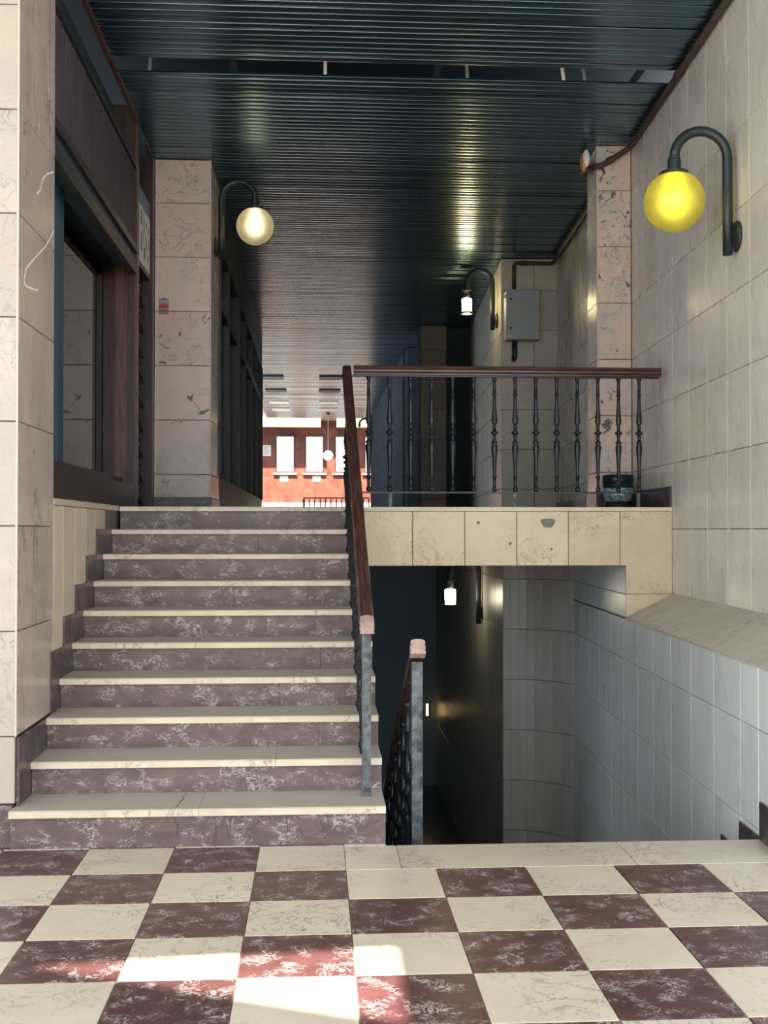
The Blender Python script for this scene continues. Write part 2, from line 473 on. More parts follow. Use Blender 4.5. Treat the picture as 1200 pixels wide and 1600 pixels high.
for line in ([(6.268, 3.445), (6.12, 3.39), (6.02, 3.33), (5.985, 3.265), (5.90, 3.22)], [(6.285, 3.13), (6.10, 3.00), (5.90, 2.90), (5.70, 2.795), (5.645, 2.72), (5.69, 2.70), (5.86, 2.72), (5.94, 2.735)]):
    bm = tube(B(), bend([(P1X+.0004, y, z) for y, z in line], .03, 4), .006, 6)
    for v in bm.verts: v.co.x = P1X+.0004 + (v.co.x-P1X-.0004)*.12
    obj('white_vein', bm, M['white_paint'], pl)

# ------------------------------------------------------------------ staircase up
Z1, RI, Y1, TR = .185, .1652, 5.465, .32
SL, SR = -1.411, .338
def nose(k): return Y1 + (k-1)*TR
def tz(k): return Z1 + (k-1)*RI
sc = root('staircase', (0, 0, 0), 'wide marble staircase going up, cream treads over maroon risers', 'staircase')
joint_r = [[-.47, .2], [-.35], [.02], [-.2], [.03], [-.30, .0], [-.05], [.08], [-.4], [.0]]
joint_t = [[-.55], [-.2], [-.33], [-.12], [-.7], [.0], [-.4], [-.15], [-.6], [-.25]]
for k in range(1, 11):
    z, y = tz(k), nose(k)
    yb = nose(k+1) + .04 if k < 10 else y + .38
    sl = -1.435 if k == 1 else SL
    zb = 0 if k == 1 else tz(k-1)
    xs = [sl] + joint_t[k-1] + [SR]
    for a, b in zip(xs[:-1], xs[1:]):
        bm = B(); prism(bm, [(y, z-.034), (y, z-.006), (y+.006, z), (yb, z), (yb, z-.034)], 'x', a+.0008, b-.0008)
        if k == 1 and a < -1.0:       # first tread narrows where the pillar stands
            for v in bm.verts:
                if v.co.x < -1.4 and v.co.y > 5.6: v.co.x = SL
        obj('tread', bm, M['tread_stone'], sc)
    xs = [sl] + joint_r[k-1] + [SR]
    for a, b in zip(xs[:-1], xs[1:]):
        obj('riser', bx(a+(.003 if k == 1 and a == sl else .0008), b-.0008, y+.03, y+.05, zb+.0005, z-.0345), M['riser_stone'], sc)
bm = B()
for k in range(1, 11):
    box(bm, SL+.01, SR-.004, nose(k)+.05, 8.76, (0 if k == 1 else tz(k-1))-.0, tz(k)-.035)
obj('stair_core', bm, M['dark_mortar'], sc)
obj('stair_flank', bx(SR-.004, SR-.001, 5.51, 8.44, -2.4, .14), M['skirting_stone'], sc)

def crack(pts, w=.0022):
    bm = tube(B(), pts, [w*.5] + [w]*(len(pts)-2) + [w*.5], 5); obj('crack', bm, M['dark_mortar'], sc)
crack([(-.640, 5.79, .1850), (-.650, 5.72, .1850), (-.644, 5.66, .1850), (-.656, 5.60, .1850), (-.654, 5.54, .1850), (-.664, 5.474, .1850)])
crack([(-.668, 5.4952, .143), (-.660, 5.4952, .115), (-.650, 5.4952, .101), (-.656, 5.4952, .064), (-.641, 5.4952, .016)])
crack([(.023, 5.4952, .127), (.030, 5.4952, .10), (.042, 5.4952, .084), (.033, 5.4952, .06), (.054, 5.4952, .02)])
crack([(-.138, 5.4952, .138), (-.133, 5.4952, .10), (-.129, 5.4952, .062)])

# stepped skirting and plinth on the left of the stairs
bl = root('baseboard_left', (0, 0, 0), 'dark stepped marble skirting up the left side of the stairs', 'skirting', kind='structure')
ys = [P1F+.02, 6.235, 6.555, 6.875, 7.195, 7.515, 7.835, 8.20]
tops = [.512, .846, 1.011, 1.176, 1.341, 1.507, 1.640]
lows = [.02, .33, .5, .66, .83, .99, 1.15]
for a, b, zt, zl in zip(ys[:-1], ys[1:], tops, lows):
    obj('skirting_block', bx(-1.425, SL-.0005, a+.001, b-.001, zl, zt), M['skirting_stone'], bl)
wl = root('wall_left', (0, 0, 0), 'beige marble plinth wall beside the stairs below the shop window', 'wall', kind='structure')
obj('core', bx(-1.75, -1.442, P1B+.002, 8.76, 0, 1.64), M['mortar'], wl)
for a, b, zt in zip(ys[:-1], ys[1:], tops):
    if zt < 1.6: tile(wl, 'plinth_marble', '+x', -1.442, max(a, P1B+.01), b, zt-.004, 1.64, .02, .004)
obj('cap', bx(-1.75, -1.415, P1B+.005, 8.345, 1.641, LAND+.004), M['plinth_marble'], wl)

# ------------------------------------------------------------------ landing slab, beam over the lower stairs
ld = obj('floor_landing', bx(-1.75, 3.3, 8.78, 34.6, 1.235, LAND-.02), M['concrete']); tag(ld, 'upper passage floor slab behind the top step', 'floor', kind='structure')
yg = obj('floor_yard', bx(-5.6, 5.6, 34.61, 41, 1.2, LAND-.02), M['far_ground']); tag(yg, 'dark paved ground of the yard beyond the passage', 'paving', kind='structure')
bmr = root('beam', (0, 0, 0), 'beige marble faced beam under the landing balustrade', 'beam', kind='structure')
BY = 8.45
obj('core', bx(.342, 3.0, BY+.022, 8.775, 1.236, LAND-.025), M['dark_mortar'], bmr)
xs = [.342, .720, 1.110, 1.500, 1.890, 2.283]
for a, b in zip(xs[:-1], xs[1:]): tile(bmr, 'beam_marble', '-y', BY+.022, a, b, 1.233, 1.640, .022, .004)
w1 = wx(BY) - .003
bm = B(); prism(bm, [(2.285, 1.638), (w1, 1.638), (w1, 1.022), (2.327, 1.022), (2.327, 1.235), (2.285, 1.235)], 'y', BY, BY+.022); obj('tile', bm, M['beam_marble'], bmr)
bm = B(); prism(bm, [(2.327, 1.018), (w1, 1.018), (2.327, .838)], 'y', BY, BY+.022); obj('tile', bm, M['beam_marble'], bmr)
for a, b in ((.342, 1.02), (1.02, 1.71), (1.71, 2.14), (2.14, w1)):
    obj('cap_slab', bx(a+.001, b-.001, BY-.008, 8.78, 1.641, LAND), M['beam_marble'], bmr)
w2 = wx(BY, 1.866)
bm = B(); box(bm, 2.375, wx(BY)+.05, BY+.022, BY+.3, .84, 1.234); obj('backing', bm, M['dark_mortar'], bmr)

bm = B(); prism(bm, [(1.735+.052*math.cos(a_)*(1+.18*math.sin(3*a_)), 1.553+.042*math.sin(a_)*(1+.2*math.cos(2*a_))) for a_ in [2*PI*i/18 for i in range(18)]], 'y', BY-.0015, BY-.0003)
obj('cement_patch', bm, M['patch_grey'], bmr)
for cx_, cz_, r_ in ((1.21, 1.555, .012), (1.76, 1.36, .010), (1.45, 1.40, .012)):
    obj('old_fixing', lathe(B(), [(r_, BY-.0015), (r_*.7, BY-.0003)], (cx_, 0, cz_), 10, 'y'), M['patch_grey'], bmr)

# ------------------------------------------------------------------ right wall (upper), drifting outward with depth
TWU = .446
wr = root('wall_right', (wx(BY), BY, 0), 'tall grey cream marble wall on the right of the entrance', 'wall', kind='structure', rz=-ANG)
bm = B(); box(bm, .022, .3, -3.3, 5.7, .4, CEIL); obj('core', bm, M['dark_mortar'], wr, world=False)
us = [TWU*i-.025 for i in range(-8, 4)]; us[0] = -3.3
face_tiles(wr, 'wall_marble', '-x', .022, us, rows(1.017, CEIL), .022, .0035)
us2 = [TWU*i-.025 for i in range(3, 13)] + [5.66]
face_tiles(wr, 'wall_marble', '-x', .022, us2, rows(LAND, CEIL), .022, .0035)

# ------------------------------------------------------------------ stairwell wall on the right, with its sloping stone sill
wlo = root('wall_stairwell', (w2, BY, 0), 'lower right marble wall of the stairwell going down', 'wall', kind='structure', rz=-ANG)
bm = B(); box(bm, .022, .34, -2.97, 2.8, -2.6, .826); box(bm, .022, .34, -3.25, -2.97, .001, .826); obj('core', bm, M['dark_mortar'], wlo, world=False)
bm = B(); box(bm, .022, .34, .30, 2.8, .83, 1.232); obj('core', bm, M['dark_mortar'], wlo, world=False)
TWL = .465
us = [-2.965] + [-.366 - TWL*i for i in (5, 4, 3, 2, 1, 0)] + [-.366+TWL*i for i in range(1, 7)] + [2.69]
zz = rows(-2.45, .832)
WELL_US = us[1:-1]
for i in range(len(us)-1):
    for j in range(len(zz)-1):
        tile(wlo, 'well_marble', '-x', .022, us[i], us[i+1], zz[j], zz[j+1], .022, .004)
face_tiles(wlo, 'well_marble', '-x', .022, [-3.25, -2.968], [.002, .033, .525, .832], .022, .004)
face_tiles(wlo, 'well_marble', '-y', -3.25, [.001, .34], [.002, .525, .832], .02, .004)
bm = B(); box(bm, -.012, .34, -3.283, -3.271, .001, .19); obj('skirting_block', bm, M['skirting_stone'], wlo, world=False)
face_tiles(wlo, 'well_marble', '-x', .022, [.002, .53, .98, 1.44, 1.9, 2.35, 2.69], [.84, 1.017, 1.23], .022, .004)
gx = wx(BY) - w2
for i in range(8):
    a = -.02 - .46*i; b = max(-3.27, -.02 - .46*(i+1))
    bm = B(); prism(bm, [(-.012, .834), (-.012, .846), (gx-.002, 1.026), (gx-.002, 1.0), (.02, .834)], 'y', b+.001, a-.001)
    obj('sill_slab', bm, M['sill_marble'], wlo, world=False)
bm = B(); prism(bm, [(.02, .83), (gx+.01, 1.0), (gx+.01, .83)], 'y', -3.25, 0); obj('sill_bed', bm, M['dark_mortar'], wlo, world=False)

def grout(parent, us, z0, z1, x=.0012):
    bm = B()
    for u in us: box(bm, x, .02, u-.0022, u+.0022, z0, z1)
    o = obj('grout', bm, M['pale_grout'], parent, world=False); o['kind'] = 'stuff'
grout(wr, [TWU*i-.025 for i in range(-7, 12)], LAND+.005, CEIL-.01)
grout(wr, [TWU*i-.025 for i in range(-7, 0)], 1.03, LAND)
grout(wlo, WELL_US, -2.4, .825)

# stepped skirting going down along that wall
bd = root('baseboard_right', (w2, BY, 0), 'dark stepped marble skirting descending along the stairwell wall', 'skirting', kind='structure', rz=-ANG)
RD, TD = .16, .315
bm = B(); box(bm, -.012, -.0005, -3.27, -3.0055, .001, .184); obj('skirting_block', bm, M['skirting_stone'], bd, world=False)
for i in range(12):
    a = -3.005 + TD*i; zt = .012 - RD*.95*i
    bm = B(); box(bm, -.012, -.0005, a+.001, a+TD-.001, zt-.42, zt); obj('skirting_block', bm, M['skirting_stone'], bd, world=False)

# ------------------------------------------------------------------ staircase down and the lower hall
sdn = root('staircase', (0, 0, 0), 'dark staircase going down behind the cream threshold', 'staircase')
for i in range(15):
    z = -RD*(i+1); y = 5.475 + TD*i
    xr = wx(y, 1.866) - .02
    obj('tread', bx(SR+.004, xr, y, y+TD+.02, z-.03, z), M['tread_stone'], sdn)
    obj('riser', bx(SR+.004, xr, y+TD-.0+.001, y+TD+.0195, z-RD, z-.031), M['riser_stone'], sdn)
lf = obj('floor_lower', bx(-3, 6, 10.2, 17.39, -2.7, -2.4), M['lower_floor']); tag(lf, 'dark polished floor of the lower hall', 'floor', kind='structure')
lw = root('wall_lower', (0, 0, 0), 'curved marble end wall of the lower stairwell', 'wall', kind='structure')
xw = wx(11.0, 1.866)
def cy(x): return 11.15 - .40*max(0, (x-1.90)/(xw-1.90))**2.2
n = 8; cx = [1.84 + (xw-.005-1.84)*i/n for i in range(n+1)]
zz = rows(-2.45, 1.23)
for i in range(n):
    p, q = Vector((cx[i], cy(cx[i]))), Vector((cx[i+1], cy(cx[i+1])))
    d = (q-p); L = d.length; a = math.atan2(d.y, d.x)
    for j in range(len(zz)-1):
        k = (round(L, 3), round(zz[j+1]-zz[j], 3), 'curve')
        if k not in TMESH:
            me = slab(L-.0015, zz[j+1]-zz[j]-.004, .02, '-y').copy(); me.materials.append(M['lower_marble']); TMESH[k] = me
        mid = (p+q)/2
        inst('tile', TMESH[k], lw, (mid.x, mid.y+.02, (zz[j]+zz[j+1])/2), rz=a)
bm = B(); box(bm, 1.85, xw+.1, 11.18, 11.6, -2.6, 1.232); box(bm, 1.862, 2.3, 11.6, 17.39, -2.6, 1.232); obj('core', bm, M['dark_mortar'], lw)
zz2 = rows(-2.4, 1.23)
yy = [11.19 + .46*i for i in range(9)]
face_tiles(lw, 'lower_marble', '-x', 1.862, yy, zz2, .02, .004)
face_tiles(lw, 'lower_marble', '-x', 1.862, [14.87, 15.5, 16.1, 16.75, 17.38], zz2, .02, .004)
bm = B(); box(bm, -3, 6, 17.4, 17.7, -2.6, 1.232); o = obj('wall_lower_end', bm, M['haze_blue']); tag(o, 'dark far end of the lower hall', 'wall', kind='structure')
bm = B(); box(bm, .05, .30, 8.80, 17.39, -2.6, 1.232); o = obj('wall_lower_left', bm, M['haze_blue']); tag(o, 'dark left side wall of the lower hall', 'wall', kind='structure')

# ------------------------------------------------------------------ ceiling: metal slats on hangers
ce = root('ceiling', (0, 0, CEIL), 'dark glossy metal slat ceiling with a gap of missing slats', 'ceiling', kind='structure')
PITCH = .0857; SWD = .077
prof = [(-SWD/2, .018), (-SWD/2, .006)]
for i in range(5):
    a = PI + PI/2*i/4; prof.append((-SWD/2+.007+.007*math.cos(a), .007+.007*math.sin(a)))
for i in range(5):
    a = 1.5*PI + PI/2*i/4; prof.append((SWD/2-.007+.007*math.cos(a), .007+.007*math.sin(a)))
prof += [(SWD/2, .018)]
def slat_bm(x0, x1, yc, bm):
    A = [bm.verts.new((x0, yc+p, h)) for p, h in prof]; Bv = [bm.verts.new((x1, yc+p, h)) for p, h in prof]
    for i in range(len(prof)-1): bm.faces.new((A[i], Bv[i], Bv[i+1], A[i+1]))
bm = B(); slat_bm(-1.46, 3.15, 0, bm)
bmesh.ops.recalc_face_normals(bm, faces=bm.faces)
sm = bpy.data.meshes.new('slat'); bm.to_mesh(sm); bm.free(); sm.materials.append(M['slat_metal'])
for p in sm.polygons: p.use_smooth = True
ysl = []; y = 6.50
while y < 34.6:
    if not (8.13 < y < 8.44): ysl.append(y)
    y += PITCH
for i, y in enumerate(ysl):
    if i < 290:
        s = inst('slat', sm, ce, (0, y, random.uniform(-.0012, .0012)))
        s.rotation_euler = (random.gauss(0, .022), random.gauss(0, .0008), random.gauss(0, .0010))
bm = B()
for y in ysl[290:]: slat_bm(-1.46, 3.15, y, bm)
o = obj('slats_far', bm, M['slat_metal'], ce, smooth=True, world=False); o['kind'] = 'stuff'
rf = obj('ceiling_void', bx(-8, 9, 5.62, 34.7, 5.35, 5.6), M['void_dark']); tag(rf, 'dark soffit above the slat ceiling', 'soffit', kind='structure')
for x, dx in ((-1.22, .03), (.07, 0.0), (1.13, -.02), (1.86, -.07), (2.02, -.07)):
    bm = B(); prism(bm, [(x-.012, .02), (x+.012, .02), (x+.012+dx, .49), (x-.012+dx, .49)], 'y', 8.435, 8.445)
    obj('hanger', bm, M['white_paint'] if x in (.07, 1.86) else M['hanger_metal'], ce, world=False)
for x in (-.6, .9, 2.4):
    obj('carrier', bx(x-.02, x+.02, 6.47, 34.6, CEIL+.022, CEIL+.06), M['void_dark'], ce)
o = obj('lintel', bx(-3, 4, 5.62, 6.44, CEIL+.03, 6.2), M['facade']); tag(o, 'facade lintel over the arcade entrance', 'lintel', kind='structure')
tr = obj('trim_1', bx(-1.475, -1.445, 6.48, 9.40, CEIL-.03, CEIL-.002), M['wood_red']); tag(tr, 'red brown edge moulding along the left of the ceiling', 'moulding', kind='structure')
tr = obj('trim_2', bx(-1.485, -1.455, 9.93, 10.39, CEIL-.03, CEIL-.002), M['wood_red']); tag(tr, 'short edge moulding next to the left passage pillar', 'moulding', kind='structure')

# ------------------------------------------------------------------ left shop window
sw = root('window_1', (0, 0, 0), 'dark wooden shop front with a recessed display window on the left', 'shop window', kind='structure')
GX = -1.63
obj('bottom_rail', bx(GX-.03, -1.46, P1B+.005, 9.415, LAND+.005, 1.86), M['wood_dark'], sw)
obj('window_sill', bx(GX-.03, GX+.06, P1B+.005, 9.415, 1.861, 1.925), M['wood_dark'], sw)
obj('pane', bx(GX-.006, GX, P1B+.005, 9.418, 1.926, 3.66), M['shop_glass'], sw)
obj('jamb_and_reflection', bx(GX-.03, GX+.03, 7.22, 7.36, 1.926, 3.66), M['blue_recess'], sw)  # dark blue reflection by the pane, built as a solid strip
obj('jamb_and_reflection', bx(GX-.03, -1.526, 9.42, 9.50, LAND, 3.66), M['wood_red'], sw)
obj('soffit_board', bx(GX-.03, -1.46, P1B+.005, 9.415, 3.661, 3.70), M['blue_recess'], sw)
obj('track', bx(-1.50, -1.452, P1B+.005, 9.39, 3.58, 3.66), M['track_metal'], sw)
obj('track', bx(-1.54, -1.47, P1B+.005, 9.39, 3.705, 3.745), M['void_dark'], sw)
obj('track', bx(-1.50, -1.445, P1B+.005, 9.39, 3.75, 3.81), M['track_metal'], sw)
pn = obj('fascia_panel', bx(-1.52, -1.475, P1B+.005, 9.39, 3.812, 4.44), M['ribbed_panel'], sw)
bm = B(); yy = P1B+.02
while yy < 9.38:
    prism(bm, [(-1.475, yy), (-1.466, yy+.008), (-1.466, yy+.018), (-1.475, yy+.026)], 'z', 3.82, 4.43); yy += .034
rb = obj('panel_ribs', bm, M['ribbed_panel'], sw); rb['kind'] = 'stuff'
obj('head_rail', bx(-1.52, -1.452, P1B+.005, 9.39, 4.442, 4.48), M['wood_dark'], sw)
obj('recess_board', bx(-1.66, -1.60, P1B+.005, 9.39, 4.482, CEIL-.002), M['blue_recess'], sw)
obj('recess_board', bx(-1.60, -1.47, 9.0, 9.385, 4.482, CEIL-.031), M['wood_dark'], sw)
obj('post', bx(-1.525, -1.462, 9.40, 9.55, LAND, CEIL-.002), M['wood_dark'], sw)
obj('post_edge', bx(-1.475, -1.452, 9.385, 9.40, LAND, CEIL-.035), M['wood_red'], sw)
# the shop room behind the pane
bm = B(); box(bm, -4.0, -3.9, P1B, 10.4, 1.5, CEIL); box(bm, -3.9, GX-.04, P1B, 10.4, 1.5, 1.64); box(bm, -3.9, GX-.04, 10.35, 10.4, 1.64, 3.9); box(bm, -3.9, GX-.04, P1B, 10.4, 3.72, 3.8)
obj('shop_room', bm, M['void_dark'], sw)
obj('entry_panel', bx(-1.70, -1.60, 9.56, 10.39, LAND, CEIL-.002), M['wood_black'], sw)
obj('entry_post', bx(-1.60, -1.452, 10.26, 10.395, LAND, CEIL-.035), M['wood_dark'], sw)

# folding lattice gate in the entry
fg = root('folding_gate', (-1.55, 9.9, LAND), 'dark folding lattice gate beside the left shop post', 'gate')
for s in (0, 1):
    for i in range(9):
        z0 = LAND+.03 + .22*i; y0, y1 = (9.60, 10.22) if s == 0 else (10.22, 9.60)
        bm = B(); d = .011; x0 = -1.54 + .012*s
        prism(bm, [(y0, z0), (y0, z0+2*d), (y1, z0+.22+2*d), (y1, z0+.22)], 'x', x0, x0+.008); obj('lattice_bar', bm, M['iron'], fg)
for y in (9.60, 9.755, 9.91, 10.065, 10.22): obj('gate_rod', bx(-1.565, -1.545, y-.008, y+.008, LAND+.01, 3.70), M['iron'], fg)

# notice case with a plan
nc = root('notice_case', (-1.47, 9.95, 4.07), 'framed pale plan poster above the folding gate', 'poster')
obj('frame', bx(-1.56, -1.475, 9.57, 10.25, 3.72, 4.40), M['wood_dark'], nc)
obj('sheet', bx(-1.474, -1.470, 9.60, 10.22, 3.76, 4.36), M['paper'], nc)
obj('print', bx(-1.4695, -1.469, 9.60, 10.22, 4.24, 4.36), M['map_blue'], nc)
for (y, z, w, h) in ((9.68, 4.08, .10, .13), (9.70, 3.86, .07, .16), (9.85, 4.05, .05, .12), (9.86, 3.83, .09, .10), (10.0, 3.94, .05, .09), (10.1, 4.10, .06, .05), (10.08, 3.84, .06, .07), (9.76, 4.0, .012, .2), (9.94, 3.8, .012, .3)):
    obj('print', bx(-1.4695, -1.469, y, y+w, z, z+h), M['map_ink'], nc)
for (y, z, w, h) in ((9.80, 3.95, .04, .09), (9.97, 4.12, .08, .05), (10.13, 3.95, .05, .1)): obj('print', bx(-1.4695, -1.469, y, y+w, z, z+h), M['map_green'], nc)

# ------------------------------------------------------------------ left passage pillar
P2F = 10.40
p2 = root('pillar', (0, 0, 0), 'pink and cream marble pillar at the left of the passage', 'pillar', kind='structure')
obj('core', bx(-1.45, -.965, P2F+.02, 11.28, LAND, CEIL-.002), M['mortar'], p2)
zz = [LAND+.12] + rows(1.9, CEIL-.004)[1:]
face_tiles(p2, 'rose_marble', '-y', P2F+.02, [-1.45, -.955], zz, .02, .005)
face_tiles(p2, 'pillar_side_marble', '+x', -.965, [P2F+.003, 11.28], zz, .02, .004)
obj('edge_strip', bx(-.954, -.946, P2F+.001, P2F+.02, LAND+.12, CEIL-.004), M['pale_edge'], p2)
obj('base_slab', bx(-1.45, -.940, P2F-.012, P2F+.02, LAND-.02, LAND+.115), M['skirting_stone'], p2)
obj('base_slab', bx(-.965, -.935, P2F+.02, 11.28, LAND-.02, LAND+.115), M['skirting_stone'], p2)
sg = root('sign', (-1.37, P2F, 3.52), 'small red and grey notice plate on the passage pillar', 'sign')
obj('plate', bx(-1.415, -1.325, P2F-.004, P2F-.0005, 3.448, 3.596), M['grey_print'], sg)
obj('print', bx(-1.413, -1.327, P2F-.0055, P2F-.0045, 3.500, 3.545), M['red_print'], sg)
obj('print', bx(-1.413, -1.327, P2F-.0055, P2F-.0045, 3.450, 3.462), M['red_print'], sg)
bm = B(); box(bm, -1.385, -1.357, P2F-.0055, P2F-.0045, 3.580, 3.592)
obj('print', bm, M['dark_print'], sg)
bm = B()
for i in range(7): box(bm, -1.408+.011*i, -1.401+.011*i, P2F-.0055, P2F-.0045, 3.468, 3.490)
for i in range(5): box(bm, -1.405+.014*i, -1.396+.014*i, P2F-.0065, P2F-.0056, 3.518, 3.530)
o = obj('small_print', bm, M['dark_print'], sg); o['kind'] = 'stuff'

# dark shop fronts along the left of the passage
def shopfront(name, y0, y1, label, x=-.945):
    r = root(name, (0, 0, 0), label, 'shop window', kind='structure')
    obj('bottom_rail', bx(x-.12, x, y0, y1, LAND-.02, LAND+.35), M['wood_black'], r)
    obj('head_rail', bx(x-.12, x, y0, y1, 4.35, CEIL-.002), M['wood_black'], r)
    obj('transom', bx(x-.10, x-.01, y0, y1, 3.75, 3.86), M['wood_black'], r)
    n = max(2, round((y1-y0)/1.4))
    for i in range(n+1):
        c = y0+.05 + (y1-y0-.1)*i/n
        obj('post', bx(x-.11, x+(.015 if i in (0, n) else -.005), c-.05, c+.05, LAND+.351, 4.349), M['wood_black'], r)
    for i in range(n):
        a = y0+.1 + (y1-y0-.1)*i/n; b = y0 + (y1-y0-.1)*(i+1)/n
        obj('pane', bx(x-.07, x-.064, a, b, LAND+.351, 3.749), M['shop_glass'], r)
        obj('pane', bx(x-.07, x-.064, a, b, 3.861, 4.349), M['shop_glass'], r)
    bm = B(); box(bm, -3, x-.13, y0, y1, LAND, CEIL-.002); box(bm, -3, x-.12, y0, y0+.02, LAND, CEIL-.002)
    obj('shop_room', bm, M['void_dark'], r)
shopfront('window_2', 11.29, 14.15, 'first dark shop front just beyond the left lamp')
shopfront('window_3', 14.17, 20.3, 'long dark shop front deeper on the left of the passage')

# ------------------------------------------------------------------ right side of the passage
p3 = root('pillar', (2.448, 9.8, 0), 'narrow grey and pink marble pillar behind the balustrade', 'pillar', kind='structure', rz=-ANG)
wp = .30
bm = B(); box(bm, .02, wp, .02, .45, LAND, CEIL-.002); obj('core', bm, M['mortar'], p3, world=False)
zz = [LAND+.16] + rows(1.9, CEIL-.004)[1:]
face_tiles(p3, 'grey_rose_marble', '-y', .02, [.012, wp], zz, .02, .005)
face_tiles(p3, 'wall_marble', '-x', .02, [.003, .45], zz, .02, .004)
bm = B(); box(bm, .0, .012, .0, .02, LAND+.16, CEIL-.004); obj('edge_strip', bm, M['pale_edge'], p3, world=False)
bm = B(); box(bm, -.012, wp-.0, -.012, .02, LAND-.015, LAND+.155); obj('base_slab', bm, M['skirting_stone'], p3, world=False)
bm = B(); box(bm, -.012, .02, .0205, .45, LAND-.015, LAND+.155); obj('base_slab', bm, M['skirting_stone'], p3, world=False)
bw = root('baseboard_right', (wx(BY), BY, 0), 'dark marble baseboard along the right wall of the landing', 'skirting', kind='structure', rz=-ANG)
bm = B(); box(bm, -.014, -.0005, .0, 1.345, LAND+.001, LAND+.158); obj('base_slab', bm, M['skirting_stone'], bw, world=False)
bm = B(); box(bm, -.014, -.0005, 1.83, 5.64, LAND-.01, LAND+.158); obj('base_slab', bm, M['skirting_stone'], bw, world=False)

gw = root('wall_right', (2.295, 14.0, 0), 'cream marble wall end carrying the grey cabinet', 'wall', kind='structure', rz=-ANG)
bm = B(); box(bm, .02, .95, .02, 4.9, LAND, CEIL-.002); obj('core', bm, M['mortar'], gw, world=False)
face_tiles(gw, 'gas_wall_marble', '-y', .02, [.0, .405, .81, .95], [LAND+.02]+rows(1.9, CEIL-.004)[1:], .02, .006)
face_tiles(gw, 'gas_wall_marble', '-x', .02, [.003]+[.45*i for i in range(1, 11)]+[4.9], [LAND+.02]+rows(1.9, CEIL-.004)[1:], .02, .004)
def blockwall(x0, x1, y0, y1, mf, ms, label):
    g = root('wall_right', (0, 0, 0), label, 'wall', kind='structure')
    obj('core', bx(x0+.02, x1, y0+.02, y1, LAND, CEIL-.002), M['dark_mortar'], g)
    zz = [LAND-.01]+rows(1.9, CEIL-.004)[1:]
    face_tiles(g, mf, '-y', y0+.02, [x0, x1], zz, .02, .006)
    n = max(1, round((y1-y0)/1.0))
    face_tiles(g, ms, '-x', x0+.02, [y0+.003+(y1-y0-.003)*i/n for i in range(n+1)], zz, .02, .005)
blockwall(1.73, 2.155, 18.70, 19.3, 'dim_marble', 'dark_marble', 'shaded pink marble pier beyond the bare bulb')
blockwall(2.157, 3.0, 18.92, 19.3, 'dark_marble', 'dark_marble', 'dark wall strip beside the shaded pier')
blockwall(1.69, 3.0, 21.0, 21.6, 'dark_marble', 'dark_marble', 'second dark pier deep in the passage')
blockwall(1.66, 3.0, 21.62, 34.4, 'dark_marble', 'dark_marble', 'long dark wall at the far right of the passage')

# ------------------------------------------------------------------ balustrade on the landing
RAILP = [(-.034, -.030), (-.034, -.020), (-.028, -.014), (-.034, -.006), (-.034, .006), (-.028, .013), (-.034, .020), (-.030, .034), (-.015, .040), (.015, .040), (.030, .034),
         (.034, .020), (.028, .013), (.034, .006), (.034, -.006), (.028, -.014), (.034, -.020), (.034, -.030)]
BPROF = [(.017, 0), (.017, .02), (.012, .025), (.0125, .12), (.018, .125), (.018, .132), (.0115, .137), (.014, .22), (.021, .31), (.024, .325), (.017, .335), (.023, .343), (.013, .352),
         (.0125, .40), (.028, .41), (.028, .42), (.013, .43), (.0125, .475), (.023, .484), (.023, .491), (.015, .50), (.024, .515), (.024, .535), (.017, .60), (.012, .735), (.0115, .74),
         (.018, .744), (.018, .752), (.012, .757), (.0115, .825), (.018, .83), (.018, .848), (.012, .86)]
BPROF = [(r, .86-h) for r, h in BPROF][::-1]
BPROF = [(r, .86-h) for r, h in BPROF][::-1] if BPROF[0][1] > BPROF[-1][1] else BPROF
bm = lathe(B(), BPROF, seg=12); balm = bpy.data.meshes.new('baluster'); bm.to_mesh(balm); bm.free(); balm.materials.append(M['iron'])
for p in balm.polygons: p.use_smooth = True
RY = 8.52
bs = root('balustrade', (1.4, RY, LAND), 'landing balustrade with turned iron balusters and brown handrail', 'balustrade')
bm = sweep(B(), [(.285, RY, 2.690), (2.615, RY, 2.690)], RAILP, (0, 1, 0)); obj('handrail', bm, M['rail_wood'], bs)
obj('top_bar', bx(.27, 2.60, RY-.016, RY+.016, 2.648, 2.659), M['iron'], bs)
obj('bottom_bar', bx(.27, 2.66, RY-.016, RY+.016, 1.776, 1.787), M['iron'], bs)
ob = origin_of(bs)
for i in range(14):
    px = 575.5 + 33.05*i
    x = (px-492.5)/1785.2*RY*1.001
    inst('baluster', balm, bs, Vector((x, RY, 1.788)) - ob)
for x in (.56, 1.495, 2.44): obj('foot', bx(x-.012, x+.012, RY-.012, RY+.012, LAND+.001, 1.7755), M['post_metal'], bs)

# ------------------------------------------------------------------ sloped railing of the staircase going up
ra = root('stair_railing', (.25, 5.68, Z1), 'sloped brown handrail on a grey post beside the upper stairs', 'railing')
def rz(y): return 1.028 + (2.690-1.028)*(y-5.62)/(8.50-5.62)
def rxx(y): return .254 - .022*(y-5.62)/2.88
pts = [(rxx(y), y, rz(y)) for y in (5.655, 6.2, 6.8, 7.4, 8.0, 8.50)]
bm = sweep(B(), pts, RAILP, (1, 0, 0)); obj('handrail', bm, M['slope_rail_wood'], ra, smooth=False)
bm = sweep(B(), [(rxx(5.60), 5.605, rz(5.605)), (rxx(5.654), 5.654, rz(5.654))], [(u*1.04, v*1.04) for u, v in RAILP], (1, 0, 0)); o = obj('end_cap', bm, M['worn_wood'], ra); o['label'] = 'worn pinkish rail end'
obj('post', bx(.231, .276, 5.66, 5.705, Z1+.001, rz(5.68)-.035), M['post_metal'], ra)
ob = origin_of(ra)
